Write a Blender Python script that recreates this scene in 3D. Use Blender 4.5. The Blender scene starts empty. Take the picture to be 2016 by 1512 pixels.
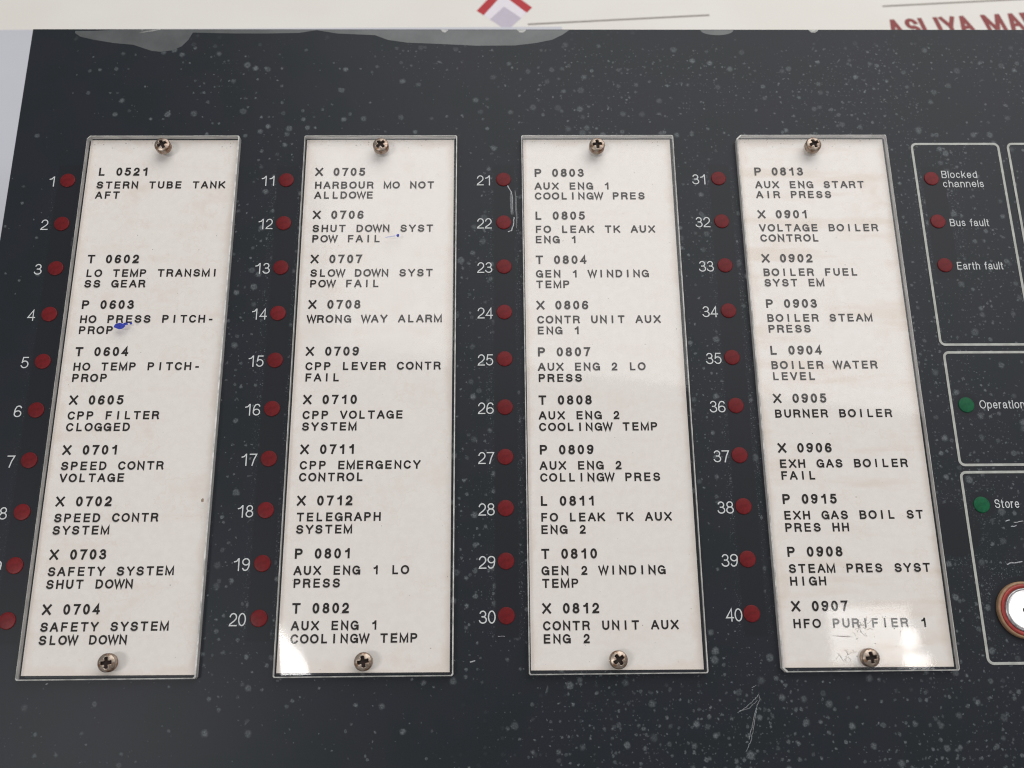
import bpy, math, random
from mathutils import Matrix, Vector
random.seed(7)
MM = 0.001
S = bpy.context.scene
COL = S.collection
sin, cos, pi, R = math.sin, math.cos, math.pi, math.radians

# ------------------------------------------------------------------ frames
# panel frame (millimetres): x right, y up the panel face, z out of the face; origin = red lamp number 1.
# world: table top is z = 0; the panel leans back on its wedge housing by TAU.
TAU = R(15.5)
P0 = Vector((130, 52, -68.7))
ROT = Matrix.Rotation(TAU, 4, 'X')
PANEL = Matrix.Translation((ROT @ (-P0)) * MM) @ ROT          # panel frame (metres) -> world

# ------------------------------------------------------------------ camera
cd = bpy.data.cameras.new('camera'); cam = bpy.data.objects.new('camera', cd); COL.objects.link(cam)
S.camera = cam
cd.sensor_width = 36; cd.lens = 32.143; cd.clip_start = 0.01; cd.clip_end = 50
Rcv = Matrix(((0.99984869, 0.01002464, -0.01421608), (-0.00572342, 0.96132698, 0.27535011), (0.01642659, -0.27522708, 0.9612389)))
D3 = Matrix(((1, 0, 0), (0, -1, 0), (0, 0, -1)))
CAM_P = Vector((125.75, -132.67, 243.67))
cam.matrix_world = PANEL @ (Matrix.Translation(CAM_P * MM) @ (D3 @ Rcv.transposed() @ D3).to_4x4())
cd.dof.use_dof = True; cd.dof.focus_distance = 0.252; cd.dof.aperture_fstop = 17

# ------------------------------------------------------------------ world, lamps, exposure
W = bpy.data.worlds.new('World'); S.world = W; W.use_nodes = True
W.node_tree.nodes['Background'].inputs[0].default_value = (0.98, 0.985, 1.0, 1)
W.node_tree.nodes['Background'].inputs[1].default_value = 0.30
S.cycles.filter_width = 1.1
S.view_settings.view_transform = 'Standard'; S.view_settings.look = 'None'
S.view_settings.exposure = 0; S.view_settings.gamma = 1
S.view_settings.use_curve_mapping = False


def area(name, pos, target, w, h, radiance, colour):
    """rectangular lamp, position and target in the panel frame (metres)"""
    l = bpy.data.lights.new(name, 'AREA'); l.shape = 'RECTANGLE'; l.size = w; l.size_y = h
    l.energy = radiance * pi * w * h; l.color = colour
    o = bpy.data.objects.new(name, l); COL.objects.link(o)
    p = Vector(pos); zz = (p - Vector(target)).normalized()
    xx = (Vector((1, 0, 0)) - zz * zz.x).normalized(); yy = zz.cross(xx)
    o.matrix_world = PANEL @ (Matrix.Translation(p) @ Matrix((xx, yy, zz)).transposed().to_4x4())
    return o


area('ceiling_light', (0.43, 0.60, 0.74), (0.13, -0.05, 0), 1.20, 0.98, 2.5, (1.0, 0.983, 0.975))
for wx, wy, ww, wh, wr in ((0.6070, -0.1236, 0.100, 0.072, 7.0), (0.6594, -0.1288, 0.019, 0.024, 14.0), (0.6636, -0.1564, 0.031, 0.017, 16.0), (0.8225, -0.0977, 0.112, 0.073, 5.0)):
    area('window_light', (wx, wy, 0.98), (0.24, -0.13, 0), ww, wh, wr, (1.0, 0.985, 0.97))       # the panes of one window
area('side_light', (-0.395, -0.245, 1.0), (0.07, -0.13, 0), 0.27, 0.11, 24.0, (1.0, 0.985, 0.97))


# ------------------------------------------------------------------ mesh helpers
def link(name, verts, faces, mat, parent=None, mats=None, idx=None, smooth=False):
    me = bpy.data.meshes.new(name)
    me.from_pydata([(v[0] * MM, v[1] * MM, v[2] * MM) for v in verts], [], faces)
    for m in (mats or [mat]):
        me.materials.append(m)
    if idx:
        for p, i in zip(me.polygons, idx): p.material_index = i
    if smooth:
        for p in me.polygons: p.use_smooth = True
    me.update()
    o = bpy.data.objects.new(name, me); COL.objects.link(o)
    if parent is not None: o.parent = parent
    return o


def tag(o, label, cat=None, kind=None, group=None):
    o['label'] = label
    if cat: o['category'] = cat
    if kind: o['kind'] = kind
    if group: o['group'] = group
    return o


class MB:
    def __init__(s): s.v = []; s.f = []; s.m = []

    def add(s, v, f, m=0):
        n = len(s.v); s.v += [tuple(p) for p in v]; s.f += [tuple(i + n for i in q) for q in f]; s.m += [m] * len(f)

    def build(s, name, mat, parent=None, smooth=False):
        return link(name, s.v, s.f, None, parent, mat if isinstance(mat, list) else [mat], s.m, smooth)


def ribbon(pts, w, z, wf=None):
    """flat stroke of width w along a polyline with mitred joints"""
    P = [Vector((p[0], p[1])) for p in pts]
    closed = (P[0] - P[-1]).length < 1e-6 and len(P) > 3
    if closed: P = P[:-1]
    n = len(P); L = []; Rr = []
    for i in range(n):
        a = P[i - 1] if (i > 0 or closed) else None
        b = P[(i + 1) % n] if (i < n - 1 or closed) else None
        d1 = (P[i] - a).normalized() if a is not None else None
        d2 = (b - P[i]).normalized() if b is not None else None
        if d1 is None: d1 = d2
        if d2 is None: d2 = d1
        n1 = Vector((-d1.y, d1.x)); n2 = Vector((-d2.y, d2.x)); m = n1 + n2
        if m.length < 0.2: m = n1.copy(); k = 1
        else:
            m.normalize(); k = min(1 / max(m.dot(n1), 0.3), 2.6)
        ww = w if wf is None else w * wf(i / max(n - 1, 1))
        L.append(P[i] + m * k * ww / 2); Rr.append(P[i] - m * k * ww / 2)
    dz = 0.005 if n < 40 else 0.0       # each joint a hair higher, so strokes that cross never share a plane
    v = [(p.x, p.y, z + i * dz) for i, p in enumerate(L)] + [(p.x, p.y, z + i * dz) for i, p in enumerate(Rr)]
    f = [(i, i + n, (i + 1) % n + n, (i + 1) % n) for i in range(n if closed else n - 1)]
    return v, f


def prism(poly, z0, z1):
    n = len(poly)
    v = [(x, y, z0) for x, y in poly] + [(x, y, z1) for x, y in poly]
    f = [tuple(range(2 * n - 1, n - 1, -1))[::-1], tuple(range(n))[::-1]]
    f += [(i, (i + 1) % n, (i + 1) % n + n, i + n) for i in range(n)]
    return v, f


def rounded(x0, y0, x1, y1, r, n=5):
    out = []
    for cx, cy, a in ((x1 - r, y0 + r, -90), (x1 - r, y1 - r, 0), (x0 + r, y1 - r, 90), (x0 + r, y0 + r, 180)):
        for k in range(n + 1):
            t = R(a + 90 * k / n); out.append((cx + r * cos(t), cy + r * sin(t)))
    return out


def lathe(prof, cx, cy, n=40):
    v = []; f = []
    for r, z in prof:
        for k in range(n):
            t = 2 * pi * k / n; v.append((cx + r * cos(t), cy + r * sin(t), z))
    for j in range(len(prof) - 1):
        for k in range(n):
            f.append((j * n + k, j * n + (k + 1) % n, (j + 1) * n + (k + 1) % n, (j + 1) * n + k))
    if prof[-1][0] > 1e-6: f.append(tuple((len(prof) - 1) * n + k for k in range(n)))
    return v, f


# ------------------------------------------------------------------ material helpers
class NT:
    def __init__(s, name):
        s.mat = bpy.data.materials.new(name); s.mat.use_nodes = True
        s.t = s.mat.node_tree; s.N = s.t.nodes; s.L = s.t.links
        s.b = s.N['Principled BSDF']; s.out = s.N['Material Output']
        s.tc = s.N.new('ShaderNodeTexCoord')
        s.mm = s.vmath('SCALE', s.tc.outputs['Object'], scale=1000.0)

    def put(s, sock, v):
        if v is None: return
        if isinstance(v, bpy.types.NodeSocket): s.L.new(v, sock)
        elif isinstance(v, (tuple, list)) and len(v) == 3 and sock.type == 'RGBA': sock.default_value = (*v, 1)
        else: sock.default_value = v

    def vmath(s, op, a, b=None, scale=None):
        n = s.N.new('ShaderNodeVectorMath'); n.operation = op
        s.put(n.inputs[0], a); s.put(n.inputs[1], b)
        if scale is not None: n.inputs['Scale'].default_value = scale
        return n.outputs[1] if op in ('LENGTH', 'DISTANCE') else n.outputs[0]

    def m(s, op, a, b=None, c=None, clamp=False):
        n = s.N.new('ShaderNodeMath'); n.operation = op; n.use_clamp = clamp
        s.put(n.inputs[0], a); s.put(n.inputs[1], b); s.put(n.inputs[2], c)
        return n.outputs[0]

    def step(s, x, a, b, lo=0.0, hi=1.0):
        """smooth ramp of x from a..b to lo..hi"""
        n = s.N.new('ShaderNodeMapRange'); n.interpolation_type = 'SMOOTHSTEP'
        s.put(n.inputs[0], x); s.put(n.inputs[1], a); s.put(n.inputs[2], b); s.put(n.inputs[3], lo); s.put(n.inputs[4], hi)
        return n.outputs[0]

    def xyz(s, v):
        n = s.N.new('ShaderNodeSeparateXYZ'); s.put(n.inputs[0], v); return n.outputs

    def noise(s, scale, detail=2, rough=0.5, vec=None, off=None, col=False):
        n = s.N.new('ShaderNodeTexNoise'); v = vec or s.mm
        if off: v = s.vmath('ADD', v, off)
        s.put(n.inputs['Vector'], v); n.inputs['Scale'].default_value = scale
        n.inputs['Detail'].default_value = detail; n.inputs['Roughness'].default_value = rough
        return n.outputs['Color' if col else 'Fac']

    def mix(s, f, a, b, kind='RGBA'):
        n = s.N.new('ShaderNodeMix'); n.data_type = kind
        ins = [i for i in n.inputs if i.type == ('RGBA' if kind == 'RGBA' else 'VALUE')]
        if kind == 'RGBA':
            s.put(n.inputs[0], f); s.put(ins[0], a); s.put(ins[1], b)
            return [o for o in n.outputs if o.type == 'RGBA'][0]
        s.put(n.inputs[0], f); s.put(n.inputs[2], a); s.put(n.inputs[3], b); return n.outputs[0]

    def spots(s, cell, rmin, rmax, prob, off, soft=0.5, warp=None, power=2.0, ring=None):
        """one layer of scattered spots: returns a 0..1 mask; sizes in mm"""
        v = s.vmath('SCALE', s.vmath('ADD', warp or s.mm, off), scale=1.0 / cell)
        n = s.N.new('ShaderNodeTexVoronoi'); n.voronoi_dimensions = '2D'; n.feature = 'F1'
        s.put(n.inputs['Vector'], v); n.inputs['Scale'].default_value = 1.0; n.inputs['Randomness'].default_value = 0.95
        sp = s.N.new('ShaderNodeSeparateColor'); s.L.new(n.outputs['Color'], sp.inputs[0])
        d = s.m('MULTIPLY', n.outputs['Distance'], cell)
        r = s.m('MULTIPLY_ADD', s.m('POWER', sp.outputs[0], power), rmax - rmin, rmin)
        k = s.m('DIVIDE', d, r)
        body = s.step(k, 1.0 - soft, 1.0, 1.0, 0.0)
        if ring:
            body = s.m('MULTIPLY', body, s.step(k, 0.0, 0.6, ring, 1.0))
        on = s.m('LESS_THAN', sp.outputs[1], prob)
        amp = s.m('MULTIPLY_ADD', sp.outputs[2], 0.65, 0.35)
        return s.m('MULTIPLY', s.m('MULTIPLY', body, on), amp)

    def bump(s, h, strength, dist):
        n = s.N.new('ShaderNodeBump'); n.inputs['Strength'].default_value = strength; n.inputs['Distance'].default_value = dist * MM
        s.put(n.inputs['Height'], h); s.L.new(n.outputs[0], s.b.inputs['Normal']); return n.outputs[0]

    def set(s, **k):
        for a, v in k.items():
            s.put(s.b.inputs[a.replace('_', ' ')], v)
        return s.mat


def plain(name, col, rough=0.5, metal=0.0, spec=0.5, var=0.12, scale=0.8):
    n = NT(name)
    f = n.noise(scale, 3, 0.6)
    dark = tuple(c * (1 - var) for c in col); light = tuple(min(1, c * (1 + var)) for c in col)
    return n.set(Base_Color=n.mix(n.step(f, 0.3, 0.7), dark, light), Roughness=rough, Metallic=metal, Specular_IOR_Level=spec)


# --- dark film-covered face plate with trapped air bubbles
LEDX = (0.0, 64.1, 127.9, 192.0)


def face_material():
    n = NT('bubbled_dark_film')
    x, y, z = n.xyz(n.mm)
    warpc = n.noise(1.3, 3, 0.65, col=True)
    warp = n.vmath('ADD', n.mm, n.vmath('SCALE', n.vmath('SUBTRACT', warpc, (0.5, 0.5, 0.5)), scale=1.0))
    # distance to the nearest lamp column window
    dmin = None
    for c in LEDX:
        d = n.m('ABSOLUTE', n.m('SUBTRACT', x, c + 0.2)); dmin = d if dmin is None else n.m('MINIMUM', dmin, d)
    inrow = n.m('MULTIPLY', n.step(y, 4.5, 5.5, 1, 0), n.step(y, -131.5, -130.5, 0, 1))
    window = n.m('MULTIPLY', n.step(dmin, 2.7, 3.7, 1, 0), inrow)
    edge = n.m('MULTIPLY', n.m('MULTIPLY', n.step(dmin, 2.9, 3.4), n.step(dmin, 3.6, 5.6, 1, 0)), inrow)
    # window of the three red lamps at the right and clear rings round the green ones
    dr = n.m('ABSOLUTE', n.m('SUBTRACT', x, 256.3))
    inr = n.m('MULTIPLY', n.step(y, 3.5, 4.5, 1, 0), n.step(y, -32.5, -31.5, 0, 1))
    window = n.m('MAXIMUM', window, n.m('MULTIPLY', n.step(dr, 3.2, 3.6, 1, 0), inr))
    edge = n.m('MAXIMUM', edge, n.m('MULTIPLY', n.m('MULTIPLY', n.step(dr, 3.2, 3.7), n.step(dr, 4.5, 8.0, 1, 0)), inr))
    for cx, cy, r0, r1 in ((255.9, -69.7, 3.2, 5.6), (256.0, -97.5, 3.4, 8.0), (262.8, -125.0, 8.2, 16.5), (247.5, -104, 7.0, 12.0)):
        q = n.vmath('DISTANCE', n.vmath('MULTIPLY', n.mm, (1, 1, 0)), (cx, cy, 0))
        window = n.m('MAXIMUM', window, n.step(q, r0, r0 + 0.6, 1, 0))
        edge = n.m('MAXIMUM', edge, n.m('MULTIPLY', n.step(q, r0, r0 + 0.8), n.step(q, r0 + 1.5, r1, 1, 0)))
    big = n.noise(0.022, 2, 0.5)
    dens = n.m('MULTIPLY', n.step(x, -16, 55, 0.22, 1.0), n.step(big, 0.38, 0.62, 0.2, 1.15))
    # sparse patch below the second strip, busy area low right
    q = n.vmath('DISTANCE', n.vmath('MULTIPLY', n.mm, (0.6, 1, 0)), (57, -160, 0))
    dens = n.m('MULTIPLY', dens, n.step(q, 6, 26, 0.35, 1.0))
    right = n.step(x, 60, 230, 0.55, 1.35)
    low = n.m('MULTIPLY', n.step(y, -138, -152, 0, 1), n.step(x, 100, 190, 0, 1))
    lo = lambda p: n.m('MULTIPLY', dens, p)
    big_s = n.spots(5.6, 0.45, 1.25, lo(0.8), (3.1, 7.7, 0), 0.75, warp, 1.6)
    big_s2 = n.spots(7.3, 0.5, 1.35, lo(0.6), (81.2, 14.5, 0), 0.65, warp, 1.4, ring=0.6)
    med = n.spots(2.1, 0.18, 0.52, n.m('MULTIPLY', lo(0.46), right), (13.7, 71.3, 0), 0.55, warp, 1.8)
    sml = n.spots(1.15, 0.09, 0.27, n.m('MULTIPLY', lo(0.36), right), (33.3, 5.1, 0), 0.55, warp, 1.8)
    star = n.m('MULTIPLY', n.spots(2.0, 0.25, 0.72, 0.36, (9.1, 55.0, 0), 0.55, warp, 1.5), low)
    topfade = n.step(y, 49.5, 43, 0.15, 1.0)
    tot = n.m('MAXIMUM', n.m('MAXIMUM', big_s, big_s2), n.m('MAXIMUM', n.m('MULTIPLY', med, 0.95), n.m('MULTIPLY', sml, 0.75)))
    tot = n.m('MAXIMUM', tot, n.m('MULTIPLY', star, 0.9))
    mott = n.step(n.noise(2.6, 3, 0.7), 0.3, 0.68, 0.25, 1.0)
    tot = n.m('MULTIPLY', n.m('MULTIPLY', tot, mott), n.m('MULTIPLY', topfade, n.m('SUBTRACT', 1.0, window)))
    fine = n.m('MULTIPLY', n.spots(0.55, 0.06, 0.2, 0.62, (2.2, 4.4, 0), 0.5, warp, 1.5), edge)
    fade = n.step(n.noise(0.05, 1), 0.35, 0.6, 0.35, 1.0)
    fine = n.m('MULTIPLY', fine, n.m('MULTIPLY', fade, n.step(x, -10, 40, 0.25, 0.8)))
    tot = n.m('MAXIMUM', tot, fine)
    grain = n.noise(3.5, 2, 0.6)
    cloud = n.noise(0.06, 3, 0.55)
    base = n.mix(n.step(cloud, 0.35, 0.65), (0.0130, 0.0178, 0.0220), (0.0165, 0.0182, 0.0260))
    base = n.mix(n.step(grain, 0.35, 0.75, 0, 0.35), base, (0.026, 0.029, 0.032))
    base = n.mix(n.m('MULTIPLY', window, 0.4), base, (0.0125, 0.0120, 0.0150))
    colr = n.mix(n.m('MULTIPLY', tot, 0.85), base, (0.18, 0.20, 0.21))
    n.bump(n.m('ADD', n.m('MULTIPLY', tot, 1.0), n.m('MULTIPLY', grain, 0.12)), 0.35, 0.08)
    return n.set(Base_Color=colr, Roughness=n.m('MULTIPLY_ADD', grain, 0.2, 0.30), Specular_IOR_Level=0.20)


def card_material(k):
    n = NT('aged_label_card'); off = (k * 91.0, k * 37.0, k * 5.0)
    x, y, z = n.xyz(n.tc.outputs['Generated'])
    edge = n.m('MINIMUM', n.m('MINIMUM', x, n.m('SUBTRACT', 1.0, x)), n.m('MULTIPLY', n.m('MINIMUM', y, n.m('SUBTRACT', 1.0, y)), 3.4))
    w = n.noise(0.07, 4, 0.6, off=off)
    f = n.noise(0.5, 4, 0.6, off=off)
    st = n.m('MULTIPLY', n.step(w, 0.54, 0.76), 0.26)
    band = n.m('MULTIPLY', n.step(n.m('ABSOLUTE', n.m('SUBTRACT', w, 0.56)), 0.0, 0.012, 1, 0), 0.16)
    wv = n.noise(0.11, 3, 0.55, vec=n.vmath('MULTIPLY', n.mm, (0.25, 1.6, 1)), off=off)
    streak = n.m('MULTIPLY', n.step(wv, 0.5, 0.72), (0.12, 0.07, 0.07, 0.34)[k])
    rim = n.m('MULTIPLY', n.step(n.m('ADD', edge, n.m('MULTIPLY', n.m('SUBTRACT', w, 0.5), 0.25)), 0.0, 0.05, 1, 0), 0.22)
    amt = n.m('ADD', n.m('ADD', n.m('MULTIPLY', st, (1.1, 0.8, 0.4, 1.3)[k]), n.m('MULTIPLY', band, (1, .8, .3, .9)[k])), n.m('ADD', streak, rim), clamp=True)
    base = n.mix(n.step(f, 0.3, 0.7), (0.775, 0.735, 0.705), (0.805, 0.77, 0.745))
    c = n.mix(amt, base, (0.62, 0.50, 0.38))
    dirt = n.spots(4.5, 0.05, 0.20, 0.22, (k * 31 + 4, k * 17, 0), 0.5)
    topd = n.m('MULTIPLY', n.spots(1.3, 0.08, 0.26, 0.6, (k * 11 + 1, k * 7, 0), 0.5), n.step(y, 0.975, 0.992))
    c = n.mix(n.m('MULTIPLY', n.m('MAXIMUM', dirt, topd), 0.8), c, (0.10, 0.07, 0.055))
    n.bump(f, 0.1, 0.05)
    return n.set(Base_Color=c, Roughness=0.6, Specular_IOR_Level=0.25)


def clear_material(name, edge, rough=0.045):
    """clear acrylic: mostly see-through with a mirror coat; sawn edges are frosted and streaky"""
    n = NT(name); N = n.N
    n.N.remove(n.b)
    tr = N.new('ShaderNodeBsdfTransparent'); gl = N.new('ShaderNodeBsdfGlossy'); gl.inputs['Roughness'].default_value = rough if not edge else 0.22
    geo = N.new('ShaderNodeNewGeometry')
    fr = N.new('ShaderNodeFresnel'); fr.inputs['IOR'].default_value = 1.49
    fac = n.m('MULTIPLY', fr.outputs[0], n.m('SUBTRACT', 1.0, geo.outputs['Backfacing']))
    under = tr.outputs[0]
    tr.inputs[0].default_value = (0.985, 0.98, 0.97, 1)
    if edge:
        df = N.new('ShaderNodeBsdfDiffuse'); tl = N.new('ShaderNodeBsdfTranslucent')
        df.inputs[0].default_value = (0.76, 0.74, 0.71, 1); tl.inputs[0].default_value = (0.76, 0.74, 0.71, 1)
        a = N.new('ShaderNodeMixShader'); a.inputs[0].default_value = 0.4; n.L.new(df.outputs[0], a.inputs[1]); n.L.new(tl.outputs[0], a.inputs[2])
        m2 = N.new('ShaderNodeMixShader')
        st = n.noise(0.5, 3, 0.6, vec=n.vmath('MULTIPLY', n.mm, (0.35, 0.35, 3.0)))
        n.put(m2.inputs[0], n.step(st, 0.3, 0.7, 0.5, 0.85)); n.L.new(tr.outputs[0], m2.inputs[1]); n.L.new(a.outputs[0], m2.inputs[2])
        under = m2.outputs[0]
    mx = N.new('ShaderNodeMixShader'); n.put(mx.inputs[0], fac); n.L.new(under, mx.inputs[1]); n.L.new(gl.outputs[0], mx.inputs[2])
    n.L.new(mx.outputs[0], n.out.inputs[0])
    return n.mat


def metal_material():
    n = NT('tarnished_screw_steel')
    f = n.noise(0.55, 4, 0.65); g = n.noise(3.0, 3, 0.6)
    c = n.mix(n.step(f, 0.40, 0.66), (0.42, 0.35, 0.29), (0.18, 0.09, 0.045))
    return n.set(Base_Color=n.mix(n.step(g, 0.5, 0.8, 0, 0.5), c, (0.10, 0.06, 0.04)), Metallic=n.step(f, 0.45, 0.7, 1.0, 0.55), Roughness=n.m('MULTIPLY_ADD', g, 0.3, 0.22))


def lamp_material(name, col, dark):
    n = NT(name)
    f = n.noise(0.9, 3, 0.6); d = n.noise(7.0, 2, 0.6)
    c = n.mix(n.step(f, 0.3, 0.7), dark, col)
    c = n.mix(n.step(d, 0.66, 0.8, 0, 0.25), c, tuple(min(1, v * 1.4 + 0.05) for v in col))
    oi = n.N.new('ShaderNodeObjectInfo'); c = n.mix(n.step(oi.outputs['Random'], 0.0, 1.0, 0.0, 0.3), c, tuple(v * 0.55 for v in dark))
    return n.set(Base_Color=c, Roughness=0.36, Specular_IOR_Level=0.14)


M_FACE = face_material()
M_CARD = [card_material(k) for k in range(4)]
M_CLEAR = clear_material('clear_acrylic', False)
M_WORN = clear_material('worn_clear_acrylic', False, 0.085)
M_EDGE = clear_material('sawn_acrylic_edge', True)
M_CHAMF = plain('frosted_acrylic_chamfer', (0.66, 0.65, 0.62), 0.35, var=0.3, scale=0.35)
M_SCREW = metal_material()
M_RUST = plain('dark_rust', (0.020, 0.010, 0.007), 0.8, var=0.5, scale=3)
M_RED = lamp_material('red_lens', (0.175, 0.0145, 0.018), (0.125, 0.011, 0.013))
M_GREEN = lamp_material('green_lens', (0.010, 0.125, 0.052), (0.006, 0.085, 0.036))
M_INK = plain('black_toner', (0.013, 0.011, 0.010), 0.6, spec=0.2, var=0.3, scale=2)
M_WHITE = plain('pale_screen_print', (0.58, 0.60, 0.60), 0.5, var=0.06)
M_LINE = plain('light_grey_screen_print', (0.40, 0.405, 0.375), 0.5, var=0.14, scale=0.35)
M_FILM = plain('lifted_grey_film', (0.088, 0.094, 0.096), 0.32, spec=0.5, var=0.14, scale=0.12)
M_SCR = plain('white_scratch', (0.36, 0.37, 0.385), 0.6, var=0.35, scale=2.5)
M_SCR3 = plain('grey_scratch', (0.21, 0.22, 0.23), 0.6, var=0.5, scale=3)
M_SCR2 = plain('faint_scratch', (0.13, 0.135, 0.145), 0.6, var=0.4, scale=2.5)
M_BLUE = plain('blue_ballpoint_ink', (0.018, 0.035, 0.36), 0.45, var=0.4, scale=2)
M_BLUE2 = plain('faded_blue_ink', (0.46, 0.47, 0.66), 0.5, var=0.1, scale=2)
M_GLUE = plain('brown_residue', (0.33, 0.25, 0.18), 0.6, var=0.25, scale=1)
M_HOUSE = plain('dark_housing_steel', (0.03, 0.032, 0.035), 0.5)
M_BARE = plain('bare_plate_edge', (0.28, 0.28, 0.27), 0.45, metal=0.6, var=0.3, scale=0.5)

# ------------------------------------------------------------------ stroke lettering
def arc(cx, cy, rx, ry, a0, a1, n=None):
    n = n or max(4, int(abs(a1 - a0) / 18))
    return [(cx + rx * cos(R(a0 + (a1 - a0) * k / n)), cy + ry * sin(R(a0 + (a1 - a0) * k / n))) for k in range(n + 1)]


def full(cx, cy, rx, ry):
    p = arc(cx, cy, rx, ry, 90, 450, 24); p[-1] = p[0]; return p


G = {  # strokes inside a unit box (inset by half the stroke), ink width relative to the cap height
    'A': (.90, [[(0, 0), (.46, 1), (.54, 1), (1, 0)], [(.17, .33), (.83, .33)]]),
    'B': (.78, [[(0, 0), (0, 1), (.58, 1)] + arc(.58, .765, .34, .235, 80, -90) + [(0, .53)], [(.5, .53)] + arc(.58, .265, .42, .265, 90, -90) + [(0, 0)]]),
    'C': (.86, [arc(.52, .5, .52, .5, 38, 322, 18)]),
    'D': (.82, [[(.4, 0), (0, 0), (0, 1), (.4, 1)] + arc(.42, .5, .58, .5, 90, -90, 14)[1:]]),
    'E': (.72, [[(1, 1), (0, 1), (0, 0), (1, 0)], [(0, .52), (.92, .52)]]),
    'F': (.68, [[(1, 1), (0, 1), (0, 0)], [(0, .5), (.88, .5)]]),
    'G': (.89, [arc(.5, .5, .5, .5, 40, 335, 20) , [(.56, .46), (1, .46), (1, 0)]]),
    'H': (.80, [[(0, 0), (0, 1)], [(1, 0), (1, 1)], [(0, .52), (1, .52)]]),
    'I': (.01, [[(.5, 0), (.5, 1)]]),
    'K': (.84, [[(0, 0), (0, 1)], [(.95, 1), (0, .32)], [(.34, .58), (1, 0)]]),
    'L': (.64, [[(0, 1), (0, 0), (1, 0)]]),
    'M': (.96, [[(0, 0), (0, 1), (.5, .03), (1, 1), (1, 0)]]),
    'N': (.80, [[(0, 0), (0, 1), (1, 0), (1, 1)]]),
    'O': (.94, [full(.5, .5, .5, .5)]),
    'P': (.75, [[(0, 0), (0, 1), (.58, 1)] + arc(.6, .735, .4, .265, 90, -90) + [(0, .47)]]),
    'R': (.82, [[(0, 0), (0, 1), (.58, 1)] + arc(.6, .745, .38, .255, 90, -90) + [(0, .49)], [(.62, .49), (.84, .42), (.90, .25), (.93, .06), (1, 0)]]),
    'S': (.79, [arc(.5, .745, .46, .255, 12, 262, 12) + arc(.5, .265, .5, .265, 82, -168, 12)]),
    'T': (.80, [[(0, 1), (1, 1)], [(.5, 1), (.5, 0)]]),
    'U': (.79, [[(0, 1), (0, .38)] + arc(.5, .38, .5, .38, 180, 360, 12) + [(1, 1)]]),
    'V': (.86, [[(0, 1), (.47, 0), (.53, 0), (1, 1)]]),
    'W': (1.18, [[(0, 1), (.25, 0), (.5, 1), (.75, 0), (1, 1)]]),
    'X': (.86, [[(0, 0), (1, 1)], [(0, 1), (1, 0)]]),
    'Y': (.86, [[(0, 1), (.5, .42), (1, 1)], [(.5, .42), (.5, 0)]]),
    '0': (.66, [full(.5, .5, .5, .5)]),
    '1': (.44, [[(1, 1), (1, 0)], [(-.1, .74), (.45, .79), (.85, .97)]]),
    '2': (.66, [arc(.5, .70, .48, .30, 170, -35, 12) + [(.62, .36), (.08, .12), (0, 0), (1, 0)]]),
    '3': (.67, [arc(.48, .755, .42, .245, 160, -75, 11) , arc(.48, .265, .52, .265, 75, -165, 12), [(.36, .53), (.62, .52)]]),
    '4': (.69, [[(.76, 0), (.76, 1), (0, .27), (1, .27)]]),
    '5': (.67, [[(.92, 1), (.2, 1), (.07, .46)] + arc(.48, .325, .52, .325, 140, -155, 14)]),
    '6': (.67, [[(.95, .84), (.80, .97), (.55, 1), (.28, .94), (.08, .72), (0, .42), (0, .28)], full(.5, .27, .5, .27)]),
    '7': (.67, [[(0, 1), (1, 1), (.62, .52), (.38, 0)]]),
    '8': (.67, [full(.5, .765, .42, .235), full(.5, .265, .5, .265)]),
    '9': (.67, [[(.05, .16), (.20, .03), (.45, 0), (.72, .06), (.92, .28), (1, .58), (1, .72)], full(.5, .73, .5, .27)]),
    '-': (.42, [[(0, .36), (1, .36)]]),
    'a': (.66, [[(.05, .52)] + arc(.47, .50, .40, .22, 160, 0, 7) + [(.87, .12), (1, 0)], [(.87, .42), (.35, .38)] + arc(.36, .19, .36, .19, 90, 300, 9) + [(.87, .16)]]),
    'b': (.66, [[(0, 0), (0, 1)], full(.5, .36, .5, .36)]),
    'c': (.62, [arc(.5, .36, .5, .36, 40, 320, 14)]),
    'd': (.66, [[(1, 0), (1, 1)], full(.5, .36, .5, .36)]),
    'e': (.66, [[(.02, .38), (1, .38)] + arc(.5, .36, .5, .36, 10, 320, 16)]),
    'f': (.40, [[(1, .99), (.72, .98), (.45, .86), (.45, 0)], [(0, .70), (1, .70)]]),
    'h': (.60, [[(0, 0), (0, 1)], [(0, .42)] + arc(.5, .42, .5, .30, 165, 0, 8) + [(1, 0)]]),
    'i': (.01, [[(.5, 0), (.5, .72)], [(.5, .88), (.5, 1)]]),
    'k': (.62, [[(0, 0), (0, 1)], [(.92, .72), (0, .22)], [(.36, .42), (1, 0)]]),
    'l': (.01, [[(.5, 0), (.5, 1)]]),
    'n': (.60, [[(0, 0), (0, .72)], [(0, .42)] + arc(.5, .42, .5, .30, 165, 0, 8) + [(1, 0)]]),
    'o': (.68, [full(.5, .36, .5, .36)]),
    'p': (.66, [[(0, -.28), (0, .72)], full(.5, .36, .5, .36)]),
    'r': (.38, [[(0, 0), (0, .72)], [(0, .40), (.25, .62), (.6, .72), (1, .70)]]),
    's': (.56, [arc(.5, .535, .46, .185, 15, 260, 10) + arc(.5, .185, .5, .185, 80, -165, 10)]),
    't': (.38, [[(.42, .93), (.42, .14), (.62, .01), (1, 0)], [(0, .70), (1, .70)]]),
    'u': (.60, [[(0, .72), (0, .28)] + arc(.5, .28, .5, .28, 180, 350, 8), [(1, .72), (1, 0)]]),
}
_zc = [0]


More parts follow.
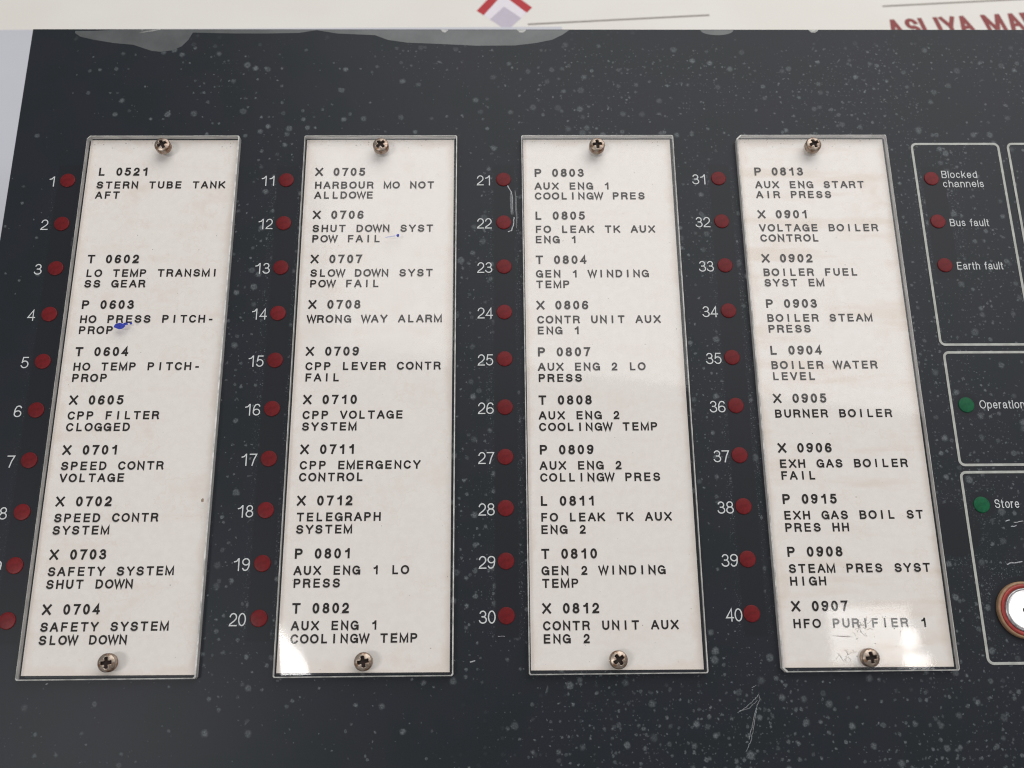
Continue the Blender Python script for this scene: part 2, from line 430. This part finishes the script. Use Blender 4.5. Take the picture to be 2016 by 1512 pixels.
def glyph(mb, ch, x, y, cap, w, z, sx=1.0, jit=None):
    """draw ch with its ink starting at x, baseline y; returns the ink width"""
    wid, strokes = G[ch]
    iw = max(wid * cap * sx, w)
    for s in strokes:
        pts = [(x + w / 2 + px * (iw - w), y + w / 2 + py * (cap - w)) for px, py in s]
        q = []
        for p in pts:
            if not q or (Vector(p) - Vector(q[-1])).length > 1e-4: q.append(p)
        # butt ends reach the cap line and the baseline
        if q[0] != q[-1]:
            for e, nb in ((0, 1), (-1, -2)):
                d = (Vector(q[e]) - Vector(q[nb])).normalized()
                if abs(d.y) > 0.55 or abs(d.x) > 0.9: q[e] = tuple(Vector(q[e]) + d * w / 2)
        _zc[0] = (_zc[0] + 1) % 7
        mb.add(*ribbon(q, w, z + _zc[0] * 0.012))
    return iw


def typed(mb, text, x, y, cap, w, z, pitch=2.54, slope=0.0):
    """fixed-pitch line: every glyph centred in its cell"""
    for k, ch in enumerate(text):
        if ch == ' ': continue
        iw = max(G[ch][0] * cap, w)
        off = (pitch - iw) / 2
        jx = random.uniform(-.03, .03)
        glyph(mb, ch, x + k * pitch + off + jx, y + slope * k * pitch, cap, w, z)


def spaced(mb, text, x, y, cap, w, z, total=None, gap=0.16, sx=1.0, space=0.36):
    ws = [(space * cap if c == ' ' else max(G[c][0] * cap * sx, w)) for c in text]
    g = gap * cap
    L = sum(ws) + g * (len(text) - 1)
    k = (total / L) if total else 1.0
    for c, ww in zip(text, ws):
        if c != ' ': glyph(mb, c, x, y, cap, w, z, sx * k)
        x += (ww + g) * k
    return x


# ------------------------------------------------------------------ the setting
tb = MB(); tb.add(*prism([(-900, -700), (1100, -700), (1100, 1000), (-900, 1000)], -30, 0))
table = tb.build('table_top', plain('white_table_laminate', (0.60, 0.60, 0.62), 0.5, var=0.03, scale=0.01))
table['kind'] = 'structure'; table['label'] = 'white table top under the panel'

# printed banner lying on the table behind the panel
PHI = R(4.55)
banner = bpy.data.objects.new('printed_banner', None); COL.objects.link(banner)
banner.rotation_euler = (0, 0, PHI)
tag(banner, 'cream printed banner with red chevron logo and dark red lettering behind the panel', 'banner')


def banner_mat():
    n = NT('cream_banner_vinyl')
    f = n.noise(0.012, 3, 0.55); g = n.noise(0.4, 2, 0.5)
    c = n.mix(n.step(f, 0.3, 0.7), (0.72, 0.695, 0.64), (0.75, 0.725, 0.685))
    n.bump(g, 0.08, 0.1)
    return n.set(Base_Color=c, Roughness=0.45, Specular_IOR_Level=0.4)


m = MB(); m.add(*prism(rounded(-640, -160, 640, 520, 3, 3), 0.3, 0.8)); m.build('banner_sheet', banner_mat(), banner)
M_BRED = plain('red_print', (0.43, 0.022, 0.030), 0.5, var=0.06)
M_BDRED = plain('dark_red_print', (0.235, 0.040, 0.038), 0.5, var=0.06)
M_BLAV = plain('lavender_print', (0.50, 0.455, 0.53), 0.5, var=0.03)
M_BWHT = plain('white_print', (0.74, 0.70, 0.745), 0.5, var=0.02)
M_BGRY = plain('taupe_print', (0.235, 0.205, 0.175), 0.5, var=0.06)
flat = lambda pts, z: ([(x, y, z) for x, y in pts], [tuple(range(len(pts)))])
m = MB()
m.add(*flat([(-5.7, 80.5), (-2.9, 77.3), (6.3, 90.6), (15.6, 77.5), (18.3, 80.9), (6.3, 97.2)], 0.84), 0)
m.add(*flat([(-2.9, 77.3), (-0.5, 74.4), (6.25, 82.5), (12.9, 74.2), (15.6, 77.5), (6.3, 90.6)], 0.84), 1)
m.add(*flat([(6.2, 66.4), (12.9, 74.2), (6.25, 82.5), (-0.5, 74.4)], 0.84), 2)
m.build('chevron_logo', [M_BRED, M_BWHT, M_BLAV], banner)
for a, b in ((15.3, 93.6), (170.0, 246.0)):
    m = MB(); m.add(*ribbon([(a, 69.9), (b, 69.9)], 1.0, 0.84)); m.build('rule_line', M_BGRY, banner)
m = MB()
for ch, x, sx in (('A', 167.9, .62), ('S', 175.8, .63), ('L', 182.3, .62), ('I', 189.1, 1), ('Y', 191.6, .67), ('A', 198.6, .62), ('M', 210.2, .76), ('A', 220.3, .62), ('R', 227.6, .66)):
    if ch == 'M':
        for q, st in enumerate(([(.95, 0), (.95, 11.9)], [(7.7, 0), (7.7, 11.9)], [(1.2, 11.4), (4.3, 1.5)], [(7.4, 11.4), (4.3, 1.5)])):
            m.add(*ribbon([(x + a, 49.0 + b) for a, b in st], 1.9, 0.84 + .03 * q))
    else: glyph(m, ch, x, 49.0, 11.9, 1.95, 0.84, sx)
m.build('banner_lettering', M_BDRED, banner)

# bluish white sheet under the left edge of the panel
m = MB(); m.add(*prism([(-420, -210), (20, -214), (24, 68.6), (-420, 64.2)], 1.0, 1.4))
sheet = m.build('paper_sheet', plain('cool_white_paper', (0.53, 0.535, 0.585), 0.6, var=0.02, scale=0.02))
tag(sheet, 'plain bluish white sheet lying under the left edge of the dark panel', 'sheet')

# ------------------------------------------------------------------ the alarm panel
panel = bpy.data.objects.new('alarm_panel', None); COL.objects.link(panel)
panel.matrix_world = PANEL
tag(panel, 'dark grey ship alarm panel with four white label strips and rows of red lamps', 'control panel')
X0, X1, Y0, Y1 = -17.2, 330.0, -186.0, 52.3

# face plate: bevelled steel plate carrying the bubbled film
m = MB()
b = 0.25
ring = lambda i, z: [(X0 + i, Y0 + i, z), (X1 - i, Y0 + i, z), (X1 - i, Y1 - i, z), (X0 + i, Y1 - i, z)]
m.add(ring(b, -2.5) + ring(0, -2.5 + b) + ring(0, -b) + ring(b, 0),
      [(3, 2, 1, 0)] + [(j * 4 + i, j * 4 + (i + 1) % 4, j * 4 + 4 + (i + 1) % 4, j * 4 + 4 + i) for j in range(3) for i in range(4)] + [(12, 13, 14, 15)])
m.build('face_plate', M_FACE, panel)
# wedge housing the panel leans on
hx0, hx1, hy0, hy1 = X0 + 14, X1 - 14, Y0 + 14, Y1 - 22
zt = lambda y: -66.0 - 0.0 + (52 - y) * math.tan(TAU) - 2.0
m = MB()
m.add([(hx0, hy0, -2.6), (hx1, hy0, -2.6), (hx1, hy1, -2.6), (hx0, hy1, -2.6), (hx0, hy0, zt(hy0)), (hx1, hy0, zt(hy0)), (hx1, hy1, zt(hy1)), (hx0, hy1, zt(hy1))],
      [(0, 1, 2, 3), (7, 6, 5, 4), (0, 4, 5, 1), (1, 5, 6, 2), (2, 6, 7, 3), (3, 7, 4, 0)])
m.build('rear_housing', M_HOUSE, panel)

# film lifted off the plate along the top edge
top = Y1 - 0.35
m = MB()
pts = [(-4.0, 50.7), (-2.2, 49.4), (1.6, 48.4), (8.4, 47.1), (14.3, 46.5), (17.0, 45.5), (20.2, 44.3), (22.9, 44.0), (26.3, 44.5), (29.1, 45.9), (31.0, 48.2), (32.2, 50.9),
       (44.2, 50.6), (55.6, 50.6), (65, 50.8), (70.4, 51.8), (76.8, 50.6), (88.5, 50.0), (92.5, 48.3), (98.5, 47.3), (109.4, 46.8), (120.1, 46.2), (132.0, 46.3), (138.5, 47.2), (143.6, 48.4), (146.8, 50.2), (148.9, 51.9)]
n_ = len(pts)
ups = [(x, max(top if x > 4 else 51.5, y + 0.05)) for x, y in pts]
m.add([(x, y, 0.02) for x, y in pts] + [(x, y, 0.02) for x, y in ups], [(i, i + 1, i + 1 + n_, i + n_) for i in range(n_ - 1)])
m.build('lifted_film', M_FILM, panel)
m = MB(); m.add(*flat([(190.0, top)] + [(195.2 + 5.2 * cos(R(a)), top - 1.9 * sin(R(a))) for a in range(170, 5, -15)] + [(200.4, top)], 0.02)); m.build('lifted_film', M_FILM, panel)

# chips in the film at the plate edge
for cx, w_ in ((225.5, 1.6), (110.0, 1.2), (134, 1.5), (16.5, 0.1)):
    m = MB(); m.add(*flat([(cx - w_, top + .1), (cx - w_ * .4, top - .9), (cx + w_ * .3, top - 1.0), (cx + w_ * .9, top - .3), (cx + w_, top + .1)], 0.035)); m.build('edge_chip', M_BARE, panel)
m = MB(); m.add(*ribbon([(15.6, 50.7), (17.6, 51.2), (20.0, 51.6), (22.3, 52.0)], .55, .05, lambda t: .3 + 2.4 * t * (1.05 - t))); m.build('edge_chip', M_BARE, panel)

# ------------------------------------------------------------------ channel lamps and their numbers
def lamp(name, x, y, mat, r=2.2):
    prof = [(r, -0.2), (r, 0.10)] + [(r - 0.22 + 0.22 * cos(R(a)), 0.10 + 0.18 * sin(R(a))) for a in (20, 45, 70, 90)] + [(r * .6, 0.31), (0.02, 0.33)]
    v, f = lathe(prof, 0, 0, 36)
    return v, f


lv, lf = lamp('l', 0, 0, M_RED)
first = {}


def put_lamp(x, y, mat, label=None):
    key = mat.name
    if key not in first:
        o = link('indicator_lamp', lv, lf, mat, panel, smooth=True); first[key] = o
    else:
        o = first[key].copy(); COL.objects.link(o); o.parent = panel
    o.location = (x * MM, y * MM, 0)
    if label: o['label'] = label
    return o


PIX = {0: [(-.05, .1), (-.1, 0), (.1, 0)]}
RP = 13.921
for c in range(4):
    for r in range(10):
        x = LEDX[c] + (0.0, -.1 + .02 * r, 0.12 - .02 * r, -.05 - .05 * r)[c]
        y = -RP * r + (.05, .05, .1, .3 - .03 * r)[c]
        put_lamp(x, y, M_RED)
        num = str(c * 10 + r + 1); mb = MB()
        cap, wt = 3.3, 0.31
        yb = y - 1.95 + (.0, .05, .0, .0)[c]
        if len(num) == 1:
            iw = max(G[num][0] * cap * .95, wt)
            glyph(mb, num, (-3.4 if num == '9' else -3.85) - iw, yb, cap, wt, 0.02, .95)
        else:
            xl = (-7.6, 56.6, 120.15, 184.1)[c] + 0.07 * (r if c in (2, 3) else 0)
            # fixed figure spacing: the figure 1 sits at the right of its cell
            for k, ch in enumerate(num):
                iw = G[ch][0] * cap * .92
                off = 0.25 if ch == '1' else 0
                glyph(mb, ch, xl + k * 2.28 + off, yb, cap, wt, 0.02, .92)
        mb.build('channel_number', M_WHITE, panel)
for x, y in ((255.75, 0.1), (255.75, -13.9), (255.85, -27.8)):
    put_lamp(x, y, M_RED)
for x, y in ((255.9, -69.7), (255.95, -97.45)):
    put_lamp(x, y, M_GREEN, 'green lamp')

# ------------------------------------------------------------------ printed frames and captions at the right
def frame(x0, y0, x1, y1, lw=0.70):
    m = MB(); p = rounded(x0, y0, x1, y1, 1.4, 6); p.append(p[0])
    m.add(*ribbon(p, lw, 0.02)); return m.build('printed_frame', M_LINE, panel)


frame(251.2, -52.1, 277.5, 11.7); frame(280.4, -52.1, 306.6, 11.7)
frame(251.7, -86.6, 306.6, -54.4); frame(251.5, -138.3, 306.6, -88.6)
for lines in ([('Blocked', 258.9, 0.25, 10.7), ('channels', 258.95, -2.8, 12.2)], [('Bus fault', 259.25, -15.5, 11.5)], [('Earth fault', 259.4, -29.2, 13.4)],
              [('Operation', 259.55, -70.8, 12.6)], [('Store', 259.5, -98.4, 6.6)]):
    m = MB()
    for t, x, y, tot in lines: spaced(m, t, x, y, 2.4, 0.255, 0.02, tot, gap=.19)
    m.build('printed_caption', M_WHITE, panel)

# ------------------------------------------------------------------ key switch cut by the right edge of the picture
KX, KY = 262.9, -125.1
key = link('key_switch', *lathe([(7.3, 0.0), (7.3, 0.9), (7.1, 1.15), (6.75, 1.2), (6.6, 1.05)], KX, KY, 64), plain('tan_gasket', (0.30, 0.18, 0.10), 0.5, var=0.15), panel, smooth=True)
link('red_ring', *lathe([(6.62, 0.8), (6.6, 1.25), (6.4, 1.4), (5.75, 1.35), (5.6, 1.1)], KX, KY, 64), plain('red_plastic', (0.30, 0.028, 0.022), 0.35, var=0.15), key, smooth=True)
link('steel_collar', *lathe([(5.62, 0.9), (5.6, 1.3), (5.4, 1.5), (5.15, 1.55), (5.05, 1.35)], KX, KY, 64), plain('dull_steel', (0.38, 0.38, 0.38), 0.35, metal=0.9, var=0.3), key, smooth=True)
m = MB(); v, f = lathe([(5.06, 1.2), (5.04, 1.55), (4.9, 1.72), (4.86, 1.73), (4.7, 1.731), (0.01, 1.74)], KX, KY, 64); m.add(v, f)
m.build('key_cylinder', plain('bright_plated_steel', (0.90, 0.89, 0.88), 0.16, metal=0.55, var=0.02), key, True)
m = MB(); m.add(*flat(rounded(KX - 1.25, KY - .55, KX + 1.25, KY + .55, .4, 3), 1.9)); m.add(*flat(rounded(KX - .45, KY - 1.3, KX + .45, KY + 1.3, .3, 3), 1.91)); m.build('key_slot', M_RUST, key)

# ------------------------------------------------------------------ label strips
H = 2.2


def cover_mesh(x0, x1, y0, y1, bent=False, cut=(0, 0, 0, 0)):
    """clear bar: top sheet (material 0), polished chamfer and sawn sides (material 1); no underside, the card closes it"""
    m = MB(); ch = 0.28

    def corner_rect(i):
        out = []
        for (cx, cy, sx, sy), c in zip(((x0, y0, 1, 1), (x1, y0, -1, 1), (x1, y1, -1, -1), (x0, y1, 1, -1)), cut):
            c = c or 0.35
            p = [(cx + sx * i, cy + sy * (i + c)), (cx + sx * (i + c), cy + sy * i)]
            if sx * sy < 0: p.reverse()
            out += p
        return out
    a = corner_rect(0); t = corner_rect(ch); n = len(a)
    m.add([(x, y, 0.02) for x, y in a] + [(x, y, H - ch) for x, y in a] + [(x, y, H) for x, y in t],
          [(j * n + i, j * n + (i + 1) % n, (j + 1) * n + (i + 1) % n, (j + 1) * n + i) for j in range(2) for i in range(n)], 1)
    m.m[-n:] = [2] * n
    if not bent:
        m.add([(x, y, H) for x, y in t], [tuple(range(n))], 0)
    else:
        # the lower left corner of this bar is bent down a little
        xa, xb, ya, yb = x0 + ch + .35, x1 - ch - .35, y0 + ch + .35, y1 - ch - .35
        nx, ny = 44, 90; v = []
        ey = 60.0
        for j in range(ny + 1):
            tt = j / ny; yy = ya + (yb - ya) * (tt ** 2)
            for i in range(nx + 1):
                ss = i / nx; xx = xa + (xb - xa) * (ss ** 1.6)
                dx, dy = xx - xa, yy - ya
                # curved fold line running from the bottom edge up to the left edge
                s = 1.0 - ((dx / 15.0) ** 0.9 + (dy / 46.0) ** 1.0) if dx >= 0 and dy >= 0 else 1
                s = max(0.0, s)
                v.append((xx, yy, H - 1.25 * s * s))
        m.add(v, [(j * (nx + 1) + i, j * (nx + 1) + i + 1, (j + 1) * (nx + 1) + i + 1, (j + 1) * (nx + 1) + i) for j in range(ny) for i in range(nx)], 0)
    return m


# screw head with a cross recess
def screw_mesh():
    r, hgt, n, k = 2.3, 1.75, 48, 22
    v = []; f = []; mi = []
    for z, rr in ((0.0, r), (hgt - .25, r), (hgt, r - .12)):
        for a in range(n): v.append((rr * cos(2 * pi * a / n), rr * sin(2 * pi * a / n), z))
    for j in range(2):
        for a in range(n): f.append((j * n + a, j * n + (a + 1) % n, (j + 1) * n + (a + 1) % n, (j + 1) * n + a)); mi.append(0)
    base = 2 * n; prev = list(range(base, base + n))

    def height(x, y):
        d = math.hypot(x, y); z = hgt + .55 * (1 - (d / r) ** 2)
        w = .40 + .05 * math.sin(3 * x)
        inside = (abs(x) < w and abs(y) < 1.38) or (abs(y) < w and abs(x) < 1.38) or (abs(x) + abs(y) < .85)
        return (z - .95 + .35 * d / r, 1) if inside else (z, 0)
    flag = {}
    for q in range(1, k + 1):
        rr = (r - .12) * (1 - q / (k + 0.0)) if q < k else 0
        if q == k:
            v.append((0, 0, height(0, 0)[0])); c = len(v) - 1
            for a in range(n): f.append((prev[a], prev[(a + 1) % n], c)); mi.append(1)
        else:
            cur = []
            for a in range(n):
                x, y = rr * cos(2 * pi * a / n), rr * sin(2 * pi * a / n)
                z, fl = height(x, y); v.append((x, y, z)); cur.append(len(v) - 1); flag[len(v) - 1] = fl
            for a in range(n):
                quad = (prev[a], prev[(a + 1) % n], cur[(a + 1) % n], cur[a]); f.append(quad)
                mi.append(1 if sum(flag.get(i, 0) for i in quad) >= 2 else 0)
            prev = cur
    return v, f, mi


sv, sf, si = screw_mesh()
SCREW = None
STRIPS = [
    dict(x=(4.9, 49.8), card=(5.35, 49.1), tx=8.45, y=1.50, dy=-13.93, screws=[(27.97, 9.6), (27.94, -135.75)]),
    dict(x=(69.0, 114.3), card=(69.45, 113.3), tx=72.25, y=1.30, dy=-13.94, screws=[(91.9, 9.5), (91.8, -136.15)]),
    dict(x=(133.4, 178.85), card=(134.0, 178.1), tx=136.9, y=0.85, dy=-13.96, screws=[(155.75, 9.4), (156.0, -136.35)]),
    dict(x=(197.75, 243.0), card=(198.55, 242.45), tx=202.15, y=1.15, dy=-14.0, screws=[(220.1, 9.5), (219.85, -136.5)]),
]
TEXT = [
    [('L 0521', 'STERN TUBE TANK', 'AFT'), None, ('T 0602', 'LO TEMP TRANSMI', 'SS GEAR'), ('P 0603', 'HO PRESS PITCH-', 'PROP'), ('T 0604', 'HO TEMP PITCH-', 'PROP'),
     ('X 0605', 'CPP FILTER', 'CLOGGED'), ('X 0701', 'SPEED CONTR', 'VOLTAGE'), ('X 0702', 'SPEED CONTR', 'SYSTEM'), ('X 0703', 'SAFETY SYSTEM', 'SHUT DOWN'), ('X 0704', 'SAFETY SYSTEM', 'SLOW DOWN')],
    [('X 0705', 'HARBOUR MO NOT', 'ALLDOWE'), ('X 0706', 'SHUT DOWN SYST', 'POW FAIL'), ('X 0707', 'SLOW DOWN SYST', 'POW FAIL'), ('X 0708', 'WRONG WAY ALARM', ''), ('X 0709', 'CPP LEVER CONTR', 'FAIL'),
     ('X 0710', 'CPP VOLTAGE', 'SYSTEM'), ('X 0711', 'CPP EMERGENCY', 'CONTROL'), ('X 0712', 'TELEGRAPH', 'SYSTEM'), ('P 0801', 'AUX ENG 1 LO', 'PRESS'), ('T 0802', 'AUX ENG 1', 'COOLINGW TEMP')],
    [('P 0803', 'AUX ENG 1', 'COOLINGW PRES'), ('L 0805', 'FO LEAK TK AUX', 'ENG 1'), ('T 0804', 'GEN 1 WINDING', 'TEMP'), ('X 0806', 'CONTR UNIT AUX', 'ENG 1'), ('P 0807', 'AUX ENG 2 LO', 'PRESS'),
     ('T 0808', 'AUX ENG 2', 'COOLINGW TEMP'), ('P 0809', 'AUX ENG 2', 'COLLINGW PRES'), ('L 0811', 'FO LEAK TK AUX', 'ENG 2'), ('T 0810', 'GEN 2 WINDING', 'TEMP'), ('X 0812', 'CONTR UNIT AUX', 'ENG 2')],
    [('P 0813', 'AUX ENG START', 'AIR PRESS'), ('X 0901', 'VOLTAGE BOILER', 'CONTROL'), ('X 0902', 'BOILER FUEL', 'SYST EM'), ('P 0903', 'BOILER STEAM', 'PRESS'), ('L 0904', 'BOILER WATER', 'LEVEL'),
     ('X 0905', 'BURNER BOILER', ''), ('X 0906', 'EXH GAS BOILER', 'FAIL'), ('P 0915', 'EXH GAS BOIL ST', 'PRES HH'), ('P 0908', 'STEAM PRES SYST', 'HIGH'), ('X 0907', 'HFO PURIFIER 1', '')],
]
CARD_Z = 0.15
for k, sd in enumerate(STRIPS):
    holder = bpy.data.objects.new('label_holder', None); COL.objects.link(holder); holder.parent = panel
    (x0, x1), (c0, c1) = sd['x'], sd['card']
    m = MB(); m.add(*prism([(c0, -138.75), (c1, -138.95), (c1, 13.25), (c0, 13.3)], 0.03, CARD_Z)); m.build('label_card', M_CARD[k], holder)
    cover = cover_mesh(x0, x1, -139.85, 13.75, k == 1, [(0, 0, 0, 0.9), (0, 0, 0, 0), (0, 0, 0, 0), (1.0, 0, 0, 1.3)][k]).build('clear_cover', [M_WORN if k == 1 else M_CLEAR, M_EDGE, M_CHAMF], holder)
    for p in cover.data.polygons: p.use_smooth = p.material_index == 0
    for r, e in enumerate(TEXT[k]):
        if not e: continue
        mb = MB(); y = sd['y'] + sd['dy'] * r
        tx = sd['tx'] + (0, 0, 0, 0.35 - .085 * r)[k] + random.uniform(-.08, .08)
        sl = (.0, .0, .0, .0)[k]
        typed(mb, e[0], tx + .05, y, 2.66, 0.53, CARD_Z + .03, slope=sl)
        typed(mb, e[1], tx, y - 4.2, 2.34, 0.455, CARD_Z + .03, slope=sl)
        if e[2]: typed(mb, e[2], tx, y - 7.45, 2.34, 0.455, CARD_Z + .03, slope=sl)
        mb.build('alarm_legend', M_INK, holder)
    for q, (sx, sy) in enumerate(sd['screws']):
        if SCREW is None:
            SCREW = link('screw', sv, sf, None, holder, [M_SCREW, M_RUST], si, True); o = SCREW
        else:
            o = SCREW.copy(); COL.objects.link(o); o.parent = holder
        o.location = (sx * MM, sy * MM, (H + .02) * MM)
        o.rotation_euler = (0, 0, (.5, .1, .75, .2, .1, .6, .45, .15)[k * 2 + q])
    sd['holder'] = holder

# ballpoint marks on the cards
def blob(cx, cy, rx, ry, z, n=16, j=.25):
    return flat([(cx + rx * (1 + random.uniform(-j, j)) * cos(2 * pi * a / n), cy + ry * (1 + random.uniform(-j, j)) * sin(2 * pi * a / n)) for a in range(n)], z)


h0, h1, h2, h3 = (s['holder'] for s in STRIPS)
zc = H + 0.03
m = MB(); m.add(*blob(20.9, -46.1, 1.55, .9, zc, 16, .14)); m.add(*blob(22.5, -45.5, .8, .4, zc + .02, 10, .3)); m.add(*blob(24.0, -45.4, .36, .36, zc, 9, .2)); m.build('ink_mark', M_BLUE, h0)
m = MB(); m.add(*blob(97.5, -18.9, .42, .5, zc, 10, .15)); m.build('ink_mark', M_BLUE, h1)
m = MB(); m.add(*ribbon([(93.9, -19.5), (95.2, -19.3), (96.8, -19.0)], .3, zc)); m.build('ink_mark', M_BLUE2, h1)
m = MB(); m.add(*blob(47.9, -95.0, .45, .6, zc, 9, .3)); m.build('glue_spot', M_GLUE, h0)
# crazed scratches and dirt on the fourth cover
m = MB()
for cx, cy, n_ in ((219.0, -128.6, 16), (214.2, -135.8, 13)):
    for q in range(n_):
        a = random.uniform(0, 2 * pi); L = random.uniform(.6, 2.0); px, py = cx + random.gauss(0, 1.2), cy + random.gauss(0, .8)
        p = [(px, py)]
        for s in range(4):
            a += random.uniform(-.6, .6); p.append((p[-1][0] + L / 4 * cos(a), p[-1][1] + L / 4 * sin(a)))
        m.add(*ribbon(p, .10, zc + .002 * (q % 5)))
m.add(*ribbon([(211.0, -131.0), (213.5, -131.2), (216.4, -131.4)], .28, zc, lambda t: .2 + 3 * t * (1.05 - t)))
m.build('cover_scratch', plain('scratch_in_acrylic', (0.36, 0.32, 0.29), 0.6, var=0.3, scale=2), h3)
m = MB()
for q in range(14):
    m.add(*blob(224 + random.gauss(0, 4), -131 + random.gauss(0, 2.6), random.uniform(.06, .16), random.uniform(.06, .16), zc, 7, .3))
m.build('dirt_speck', M_RUST, h3)

# scratches in the face plate film
def scratch(pts, w, mat, z=.04, wf=None):
    m = MB(); m.add(*ribbon(pts, w, z, wf)); return m.build('film_scratch', mat, panel)


def rough(pts, amp, n=6):
    out = []
    for (xa, ya), (xb, yb) in zip(pts[:-1], pts[1:]):
        for s in range(n):
            t = s / n; out.append((xa + (xb - xa) * t + random.uniform(-amp, amp), ya + (yb - ya) * t + random.uniform(-amp, amp)))
    return out + [pts[-1]]


scratch(rough([(129.2, -1.9), (130.4, -4.2), (130.7, -6.5), (130.7, -11.5)], .05), .24, M_SCR, .05, lambda t: 1.3 - .9 * t)
scratch(rough([(130.2, -4.0), (130.3, -7.0), (130.3, -11.3)], .06), .95, M_SCR2, .04, lambda t: .35 + 2 * t * (1 - t))
scratch(rough([(131.4, -3.4), (131.6, -5.5), (131.6, -9), (131.8, -12.5), (131.7, -15.8)], .07), .55, M_SCR2, .045, lambda t: .3 + 2.4 * t * (1.02 - t))
scratch(rough([(131.0, -12.2), (130.8, -14.8), (130.3, -16.4), (129.2, -16.9)], .07), .3, M_SCR, .055)
for pts, w in (([(191.7, -145.2), (190.2, -146.6), (188.2, -148.2), (185.9, -149.5)], .16), ([(191.2, -146.6), (189.0, -148.4), (186.2, -149.3)], .13), ([(191.6, -145.4), (191.9, -146.2), (190.9, -148.0), (190.0, -152.0), (188.7, -156.2), (187.3, -158.6)], .16),
               ([(190.7, -148.4), (189.6, -152.0), (188.3, -155.8)], .2), ([(190.0, -143.5), (191.2, -143.0)], .12)):
    scratch(rough(pts, .09), w * .85, M_SCR3)
for pts, w in (([(261.7, -101.9), (262.9, -101.6)], .22), ([(263.0, -103.3), (264.0, -103.3), (264.5, -103.0)], .22), ([(263.9, -102.2), (264.8, -102.2), (266.5, -101.9)], .2), ([(260.3, -113.4), (261.3, -112.9), (262.4, -112.9), (264.5, -112.6)], .26),
               ([(118.5, -136.6), (119.8, -136.2)], .3), ([(125.6, -130.3), (127.4, -130.3)], .1), ([(11.8, -140.9), (12.3, -140.6)], .2)):
    scratch(rough(pts, .05, 3), w, M_SCR)
